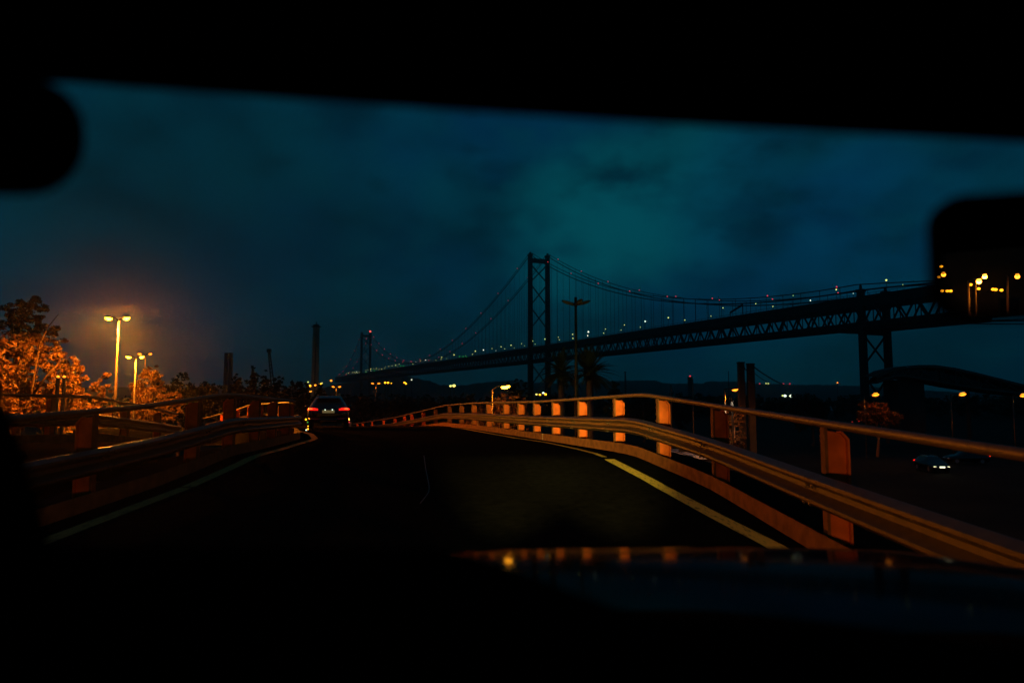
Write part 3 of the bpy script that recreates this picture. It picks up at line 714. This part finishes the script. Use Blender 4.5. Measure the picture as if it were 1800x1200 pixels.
# arched truss footbridge
fb = thing('footbridge', 'dark covered footbridge with arched truss roof at the right under the bridge', 'footbridge', (at(1545, 690, 118).x, 118, -8)); fo = Vector(fb.location)
fbm = mat('footbridge_steel', (.07, .06, .05), .6, .2, scale=2)
topc = [(1542, 664), (1560, 654), (1585, 648), (1615, 645), (1645, 645), (1680, 650), (1720, 659), (1760, 669), (1800, 679), (1850, 690)]
botc = [(1542, 671), (1570, 662), (1590, 661), (1615, 665), (1645, 670), (1680, 677), (1720, 683), (1760, 688), (1800, 692), (1850, 696)]
for dy, nm in ((0, 'truss'), (4.5, 'truss')):
    m = MB(); tp = [at(a, b_, 118)+Vector((0, dy, 0))-fo for a, b_ in topc]; bt = [at(a, b_, 118)+Vector((0, dy, 0))-fo for a, b_ in botc]
    m.tube(tp, .2, 6); m.tube(bt, .22, 6)
    for i in range(len(tp)-1): m.bar(tp[i], bt[i], .14); m.bar(tp[i], bt[i+1], .14); m.bar(bt[i], tp[i].lerp(tp[i+1], .5), .1)
    m.build(nm, fbm, fb)
m = MB(); tp = [at(a, b_, 118)-fo for a, b_ in topc]; bt = [at(a, b_, 118)-fo for a, b_ in botc]
for P_, dz in ((tp, .22), (bt, -.3)):
    q = MB()
    for i in range(len(P_)-1):
        a, b_ = P_[i], P_[i+1]; vs = [a+Vector((0, 0, dz)), b_+Vector((0, 0, dz)), b_+Vector((0, 4.5, dz)), a+Vector((0, 4.5, dz))]
        vs += [v+Vector((0, 0, .15)) for v in vs]; q.add(vs, [(0, 1, 2, 3), (7, 6, 5, 4), (0, 4, 5, 1), (1, 5, 6, 2), (2, 6, 7, 3), (3, 7, 4, 0)])
    q.build('roof' if dz > 0 else 'walkway', dark_m, fb)
q = MB()
for i in range(len(tp)-1):
    a, b_, c_, d_ = tp[i], tp[i+1], bt[i+1], bt[i]; o_ = Vector((0, 2.2, 0)); q.add([a+o_, b_+o_, c_+o_, d_+o_, a+o_*1.05, b_+o_*1.05, c_+o_*1.05, d_+o_*1.05], [(0, 1, 2, 3), (7, 6, 5, 4), (0, 4, 5, 1), (2, 6, 7, 3)])
q.build('glazing', glassd, fb)
for px, py in ((1556, 668), (1617, 668), (1700, 681)):
    p = at(px, py, 120)-fo; MB().tube([(p.x, p.y, 0), p], .35, 8).build('column', dark_m, fb)
MB().box(at(1590, 683, 121)-fo+Vector((0, 0, -3)), (4.6, 4, 9)).build('stair_tower', dark_m, fb)

# ------------------------------------------------------------------ yard below on the right
a = at(1218, 806, 62)
g = thing('shed', 'pale low flat roof seen through the gap under the right guard rail', 'shed', (a.x+.4, a.y+2, -8)); H = a.z+8+.2
MB().box((0, 0, H/2), (5.4, 9, H)).build('wall', dark_m, g); MB().box((0, 0, H+.08), (5.6, 9.3, .16)).build('roof', pale_m, g)
m = MB()
for k in range(-2, 3): m.box((k*1.1, 0, H+.19), (.05, 9.2, .05))
for k in range(-1, 2): m.box((0, k*3, H+.18), (5.5, .05, .03))
m.build('seam', dark_m, g)
MB().box((-.6, 1.2, H+.3), (.5, .35, .28)).box((-.15, 1.3, H+.28), (.25, .3, .22)).build('roof_vent', dark_m, g)
light('SPOT', (1.0, -9, H+5.0), 420, (1, .78, .55), g, .3, name='roof_fill', spot=118, aim=(0, .6, -.8))  # added fill lamp that brightens the shed roof, no known source there
MB().tube([(1.0, -9, 0), (1.0, -9, H+5.3)], .08, 6).build('fill_pole', pole_dark, g)  # pole added to carry the fill lamp

# ------------------------------------------------------------------ cars
def car_body(W_=1.86, Ln=4.4, Hh=1.56):
    # stations from rear (y=0) to front: (y, half width, z bottom, z shoulder, z roof, half width at roof)
    st = [(0.0, .74, .42, .78, .86, .60), (.05, .86, .34, .93, 1.00, .72), (.22, .91, .30, .98, 1.12, .70), (.55, .93, .28, 1.0, 1.42, .60), (.95, .93, .26, 1.0, 1.53, .58),
          (1.7, .93, .25, .99, 1.56, .58), (2.4, .93, .25, .97, 1.52, .57), (2.9, .93, .25, .96, 1.28, .62), (3.3, .92, .26, .95, 1.03, .72), (3.9, .88, .28, .84, .90, .66), (4.3, .78, .34, .68, .74, .56), (4.4, .66, .42, .58, .62, .45)]
    m = MB(); n = None
    for (y, hw, z0, zs, zr, hr) in st:
        half = [(0, z0), (hw*.85, z0), (hw*.98, z0+.1), (hw, (z0+zs)/2), (hw*.985, zs-.05), (hw*.94, zs), ((hw*.94+hr)/2, (zs+zr)/2+.01), (hr, zr-.04), (hr*.85, zr), (0, zr+.012)]
        ring = half+[(-x, z) for x, z in reversed(half[1:-1])]; n = len(ring)
        m.v += [(x, y, z) for x, z in ring]
    for i in range(len(st)-1):
        for k in range(n): m.f.append((i*n+k, i*n+(k+1) % n, (i+1)*n+(k+1) % n, (i+1)*n+k))
    m.f.append(tuple(range(n))[::-1]); m.f.append(tuple((len(st)-1)*n+k for k in range(n)))
    return m
def car(loc, rz, label, tail=True, head_on=False):
    g = thing('car', label, 'car', loc); g.rotation_euler.z = rz
    body = car_body().build('body', carpaint, g, True)
    MB().add([(-.62, .13, 1.03), (.62, .13, 1.03), (.50, .50, 1.44), (-.50, .50, 1.44), (-.62, .17, 1.03), (.62, .17, 1.03), (.50, .54, 1.44), (-.50, .54, 1.44)],
             [(0, 1, 2, 3), (7, 6, 5, 4), (0, 4, 5, 1), (1, 5, 6, 2), (2, 6, 7, 3), (3, 7, 4, 0)]).build('rear_window', glassd, g)
    MB().add([(-.60, 3.22, 1.06), (.60, 3.22, 1.06), (.50, 2.62, 1.45), (-.50, 2.62, 1.45)], [(0, 1, 2, 3)]).build('windscreen', glassd, g)
    for sg in (-1, 1):
        MB().add([(sg*.915, .75, 1.03), (sg*.915, 2.85, 1.01), (sg*.66, 2.45, 1.44), (sg*.66, .95, 1.47)], [(0, 1, 2, 3)]).build('side_window', glassd, g)
        m = MB(); m.tube([(sg*.92, .06, .93), (sg*.80, -.025, .955), (sg*.66, -.05, .95), (sg*.47, -.05, .925)], [.035, .05, .05, .035], 8)
        t = m.build('tail_light', red_m, g, True)
        MB().tube([(sg*.88, -.02, .94), (sg*.78, -.075, .965), (sg*.70, -.09, .95)], [.02, .03, .02], 6).build('light_strip', redcore_m, t, True)
        m = MB(); m.ball((sg*1.02, 2.55, 1.03), (.11, .09, .08), 10, 6); m.build('wing_mirror', carpaint, g, True)
        MB().ball((sg*.62, 4.28, .64), (.17, .1, .07), 10, 6).build('headlight', mat('lit_headlight' if head_on else 'glass_headlight', (.6, .6, .55), .2, emit=(1, .85, .45) if head_on else None, strength=1.2), g, True)
        for y in (.85, 3.5):
            w = MB().tube([(sg*.93, y, .33), (sg*.70, y, .33)], .33, 20).build('wheel', rubber, g)
            MB().tube([(sg*.937, y, .33), (sg*.90, y, .33)], .21, 14).build('rim', rim_m, w)
    MB().box((0, -.03, .83), (.54, .03, .12)).build('number_plate', plate_m, g)
    for sx in (-.15, .17): MB().ball((sx, -.04, .915), (.03, .02, .02), 8, 4).build('plate_light', mat('plate_bulb', (1, 1, 1), .3, emit=(.8, 1, .9), strength=2.2), g)
    m = MB(); m.tube([(-.86, .08, .50), (-.70, -.04, .47), (0, -.08, .46), (.70, -.04, .47), (.86, .08, .50)], .06, 8); m.build('bumper', carpaint, g, True)
    MB().box((0, -.10, .40), (.7, .02, .03)).build('bumper_reflector', mat('dim_red_reflector', (.25, .04, .03), .3), g)
    MB().box((0, .40, 1.555), (1.0, .22, .025)).build('spoiler', carpaint, g)
    for sg in (-1, 1): MB().tube([(sg*.50, .7, 1.56), (sg*.50, .9, 1.60), (sg*.50, 2.2, 1.59), (sg*.50, 2.4, 1.55)], .018, 6).build('roof_rail', rim_m, g, True)
    return g
p = at(577, 740, 31.5)
car((p.x, 31.5, interp(ZT, 31.5)-.02), rad(15), 'dark car driving ahead with both red tail lights lit')
p = at(1622, 828, 74); c2 = car((p.x, 74, gh(p.x, 74)), rad(172), 'dark car far below on the right with small lit lamps', head_on=True)
c2.location = at(1622, 822, 74); c2.location.z = gh(c2.location.x, 74)+.02
MB().box((0, 4.43, .62), (.5, .03, .16)).build('front_plate', mat('glowing_plate', (1, 1, .8), .3, emit=(1, .95, .6), strength=1.6), c2)  # plate glows by its own emission, nothing lights it
light('POINT', (0, 5.2, .5), 1.2, (1, .85, .4), c2, .1, name='glow_lamp')
p = at(1735, 823, 80); c3 = car((p.x, 80, gh(p.x, 80)), rad(80), 'barely visible parked car at the far right below the rail')

# warning beacon box at the beginning of the far rail
p = at(612, 746, 38.5); z0 = interp(ZT, 38.5)
g = thing('warning_beacon', 'small box with a yellow lamp and two red lamps just right of the car ahead', 'warning lamp', (p.x, 38.5, z0))
H = at(612, 739, 38.5).z-z0
MB().tube([(0, 0, 0), (0, 0, H-.05)], .05, 8).build('post', zinc, g); MB().box((0, 0, H-.28), (.30, .16, .42)).build('box', kerbm, g)
MB().ball((.0, -.1, H+.08), (.09, .06, .09), 12, 6).build('yellow_lamp', mat('bright_amber', (1, .6, .1), .3, emit=(1, .50, .05), strength=8), g, True)
for dx in (-.07, .07): MB().ball((dx, -.1, H-.08), (.045, .03, .045), 8, 5).build('red_lamp', redpt_m, g, True)
# made-up post holding glowing dots, in place of reflections off the car's chrome
p = at(540, 744, 29); g = thing('glint_post', 'made-up slim post holding small coloured glints at the left of the car ahead', 'marker post', (p.x, 29, interp(ZT, 29)))
MB().tube([(0, 0, 0), (0, 0, .62)], .035, 8).build('post', pole_dark, g)
for dx, z, mm, r in ((-.05, .50, amber_m, .035), (.03, .38, green_m, .03), (.05, .10, amber_m, .03), (-.02, .06, white_m, .03), (.05, .22, amber_m, .02)):
    MB().ball((dx, -.04, z), r, 8, 5).build('glint', mm, g, True)

# ------------------------------------------------------------------ behind the car, seen in its mirror
MIR = at(1745, 446, .46)
dvec = (at(1715, 447, .46)).normalized()
rv = Vector((.06, -1, math.tan(rad(5.5)))).normalized()
mn = (rv-dvec).normalized()
# (px, py, distance, kind) worked out once from the tilt of the mirror
def refl(px, py, dist):
    d = at(px, py, 1).normalized(); t = (MIR.dot(mn))/(d.dot(mn)); h = d*t; r = d-2*d.dot(mn)*mn; return h+r*(dist/abs(r.y))
bw = thing('building', 'long ochre rendered wall behind the camera, seen only in the mirror', 'building', (4, -75, -8))
MB().box((0, 0, 12), (90, 6, 24)).build('wall', wall_m, bw); MB().box((0, 0, 24.3), (92, 7, .6)).build('roof', dark_m, bw)
for k in range(14):
    fr_ = MB().box((-39+k*6, 3.02, 10), (1.6, .12, 2.4)).build('window', pole_dark, bw); MB().box((-39+k*6, 3.1, 10), (1.3, .06, 2.1)).build('pane', glassd, fr_)
for px, py, D, en, Lz, lab in ((1721, 489, 46, 230, .26, 'lower one of two bright orange lamps reflected in the mirror'), (1731, 481, 52, 230, .26, 'upper one of two bright orange lamps reflected in the mirror'),
        (1659, 477, 48, 25, .22, 'yellow lamp at the left in the mirror'), (1789, 480, 48, 25, .22, 'yellow lamp at the right in the mirror')):
    p = refl(px, py, D); g = street_lamp((p.x-.5, p.y, -8), p.z-.1, lab, [(1, 0)], .4, .08, en, L_=Lz, lens=mat('mirror_side_lens', (1, .7, .3), .4, emit=(1, .40, .03), strength=9) if en > 200 else lens_far, rise=.1)
for k, (px, py) in enumerate(((1656, 509), (1665, 509), (1671, 509), (1706, 498), (1720, 505), (1745, 506), (1750, 506.5), (1760, 507.5), (1654.5, 466), (1650, 485))):
    p = refl(px, py, 66); g = thing('wall_lamp', ['orange lamp low in the mirror, at its left end', 'orange lamp low in the mirror, second from left', 'orange lamp low in the mirror, third from left', 'orange lamp low in the mirror, left of the two bright ones', 'orange lamp low in the mirror, straight under the lower bright one', 'dim orange lamp low in the mirror beside a lamp pole', 'orange lamp low in the mirror right of the bright ones', 'rightmost orange lamp low in the mirror', 'topmost small lamp at the left end of the mirror', 'small lamp at the left rim of the mirror'][k], 'lamp', p, 'small lamps reflected in the mirror')
    MB().tube([(0, -5.2 if p.y > -69 else 0, 0), (0, 0, 0)], .05, 6).build('bracket', pole_dark, g); MB().ball((0, .15, -.12), (.13, .10, .11), 8, 5).build('lens', amber_m, g, True)

# ------------------------------------------------------------------ own car
own = thing('car_interior', 'black interior and bonnet of the car the photo is taken from, framing the view', 'car', (.37, .5, -1.5)); oo = Vector(own.location)
class OB(MB):
    def build(s, name, m, parent=own, smooth=False, loc=None):
        s.v = [tuple(Vector(v)-oo) for v in s.v]; return MB.build(s, name, m, parent, smooth, loc)
# roof lining: underside follows the windscreen header line
m = OB(); nx = 24; prf = []
for i in range(nx+1):
    px = -500+3000*i/nx
    yy = 143+(px-80)*.0625 if px > 80 else 143
    yy += 7*math.sin((px-80)/1720*math.pi) if 80 < px < 1800 else 0
    f = at(px, yy, .50); x = f.x
    prf.append([Vector((x, .50, f.z)), Vector((x, .53, f.z+.02)), Vector((x, .50, f.z+.06)), Vector((x, -1.15, .32)), Vector((x, -1.15, .262)), Vector((x, .20, .268))])
for r in prf: m.v += [tuple(v) for v in r]
for i in range(nx):
    for k in range(6): m.f.append((i*6+k, (i+1)*6+k, (i+1)*6+(k+1) % 6, i*6+(k+1) % 6))
m.build('roof_lining', trim)
# windscreen pillar at the left
m = OB(); m.add([at(-260, 300, .5), at(-30, 560, .5), at(8, 700, .5), at(50, 820, .5), at(92, 970, .5), at(120, 1080, .5), at(-500, 1150, .5), at(-600, 300, .5)]+[at(-260, 300, .44), at(-30, 560, .44), at(8, 700, .44), at(50, 820, .44), at(92, 970, .44), at(120, 1080, .44), at(-500, 1150, .44), at(-600, 300, .44)],
      [tuple(range(8)), tuple(range(15, 7, -1))]+[(k, k+8, (k+1) % 8+8, (k+1) % 8) for k in range(8)]); m.build('windscreen_pillar', trim)
# sun visor, rounded corner hanging in at the upper left
pts = []
cx, cy, rx_, ry_ = 42, 242, 108, 102
for k in range(17):
    a_ = -math.pi/2+math.pi*k/16; pts.append((cx+rx_*math.copysign(abs(math.cos(a_))**.9, math.cos(a_)), cy+ry_*math.copysign(abs(math.sin(a_))**.95, math.sin(a_))))
pts += [(-300, cy+ry_*1.0), (-300, cy-ry_*1.15)]
m = OB(); k_ = len(pts)
m.add([at(a_, b_, .46) for a_, b_ in pts]+[at(a_, b_, .475) for a_, b_ in pts], [tuple(range(k_)), tuple(range(2*k_-1, k_-1, -1))]+[(k, k+k_, (k+1) % k_+k_, (k+1) % k_) for k in range(k_)])
vis = m.build('sun_visor', trim)
OB().tube([at(-300, 141, .468), at(-20, 143, .468)], .006, 8).build('hinge_rod', trim, vis)
# rear view mirror
ex = Vector((mn.y, -mn.x, 0)).normalized(); ez = ex.cross(mn).normalized()
if ez.z < 0: ez = -ez
if ex.x < 0: ex = -ex
def rr(w, h, r, n=8):
    P_ = []
    for sx, sz, a0 in ((1, 1, 0), (-1, 1, 90), (-1, -1, 180), (1, -1, 270)):
        for i in range(n+1):
            g_ = rad(a0+90*i/n); P_.append((sx*(w/2-r)+r*math.cos(g_), sz*(h/2-r)+r*math.sin(g_)))
    return P_
def mirror_ring(m, outline, d): return [MIRC+ex*x+ez*z-mn*d for x, z in outline]
MIRC = MIR+ex*.086-ez*.0015
hw_, hh_ = .235, .0775
A0 = rr(hw_, hh_, .017); A1 = rr(hw_+.010, hh_+.010, .021); A2 = rr(hw_-.03, hh_-.02, .02)
m = OB(); n_ = len(A0)
rings = [mirror_ring(m, A0, .0005), mirror_ring(m, A0, -.003), mirror_ring(m, A1, -.001), mirror_ring(m, A1, .012), mirror_ring(m, A2, .035)]
for r in rings: m.v += [tuple(v) for v in r]
for i in range(len(rings)-1):
    for k in range(n_): m.f.append((i*n_+k, i*n_+(k+1) % n_, (i+1)*n_+(k+1) % n_, (i+1)*n_+k))
m.f.append(tuple((len(rings)-1)*n_+k for k in range(n_))); m.f.append(tuple(range(n_)))
mir = m.build('rear_view_mirror', trim)
m = OB(); vs = mirror_ring(m, rr(hw_-.004, hh_-.004, .016), -.0008); m.add(vs, [tuple(range(len(vs)))]); m.build('mirror_glass', mirror_m, mir)
OB().tube([MIRC-mn*.03, MIRC-mn*.05+Vector((0, 0, .05)), MIRC-mn*.04+Vector((0, 0, .13))], .009, 8).build('mirror_stem', trim, mir)
# bonnet: long curved glossy panel, falling away towards its front edge
m = OB(); nx, ny = 40, 26; e0 = at(1180, 962, 1.95)
for j in range(ny+1):
    t = j/ny; y = .95+1.0*t
    for i in range(nx+1):
        x = -.55+1.95*i/nx; dx = (x-.42)/1.0
        back = 1.95-y; z = e0.z+.003
        z += math.tan(rad(7.6))*back-.040*back*back*1.35          # slope relaxes away from the edge
        z -= .012*dx*dx*(1+1.2*t)+ (.14*max(0, x-1.02)**1.5) + (.14*max(0, -.30-x)**1.5)
        z += .010*math.exp(-((x+.15)/.07)**2)*t*.0
        m.v.append((x, y, z))
for j in range(ny):
    for i in range(nx): m.f.append((j*(nx+1)+i, j*(nx+1)+i+1, (j+1)*(nx+1)+i+1, (j+1)*(nx+1)+i))
o_ = len(m.v)
for i in range(nx+1):
    v = m.v[ny*(nx+1)+i]; m.v.append((v[0], v[1]+.03, v[2]-.03)); 
for i in range(nx+1):
    v = m.v[o_+i]; m.v.append((v[0], v[1]+.02, v[2]-.25))
for i in range(nx): m.f.append((ny*(nx+1)+i, ny*(nx+1)+i+1, o_+i+1, o_+i)); m.f.append((o_+i, o_+i+1, o_+nx+1+i+1, o_+nx+1+i))
m.build('bonnet', paint, smooth=True)
# dashboard
m = OB(); nx = 40
for i in range(nx+1):
    px = -300+2500*i/nx
    yy = 960+131*sm((px-720)/500)+60*sm((px-1400)/500)
    f = at(px, yy, .62); m.v += [tuple(f), (f.x, .95, f.z-.09), (f.x, .95, f.z-.4), (f.x, .40, f.z-.4), (f.x, .45, f.z-.10), (f.x, .56, f.z-.006)]
for i in range(nx):
    for k in range(6): m.f.append((i*6+k, (i+1)*6+k, (i+1)*6+(k+1) % 6, i*6+(k+1) % 6))
m.build('dashboard', trim, smooth=True)
# headlights of the own car
for x in (-.25, 1.0):
    h = OB().ball((x, 2.02, -.72), (.14, .06, .06), 12, 6).build('headlight', mat('own_headlight', (.6, .6, .55), .3), smooth=True)
    light('SPOT', Vector((x, 2.12, -.72))-oo, 12000, (1, .86, .20), own, .05, 'headlight_beam', 21, (.035, 1, .026))
    light('SPOT', Vector((x, 2.14, -.74))-oo, 165 if x > 0 else 130, (1, .50, .07), own, .05, 'low_beam', 66, (.40 if x > 0 else -.50, 1, -.045))

# ------------------------------------------------------------------ thin volume added to give the lamps their glow
hz_m = bpy.data.materials.new('glow_haze'); hz_m.use_nodes = True; t = hz_m.node_tree; t.nodes.clear()
vo = t.nodes.new('ShaderNodeVolumePrincipled'); mo = t.nodes.new('ShaderNodeOutputMaterial'); t.links.new(vo.outputs[0], mo.inputs['Volume'])
vo.inputs['Color'].default_value = (.9, .9, .9, 1); vo.inputs['Density'].default_value = .0002; vo.inputs['Anisotropy'].default_value = .93
hzb = MB().box((0, 500, 60), (9400, 6400, 220)).build('glow_haze', hz_m); tag(hzb, kind='stuff')
S.cycles.volume_bounces = 0
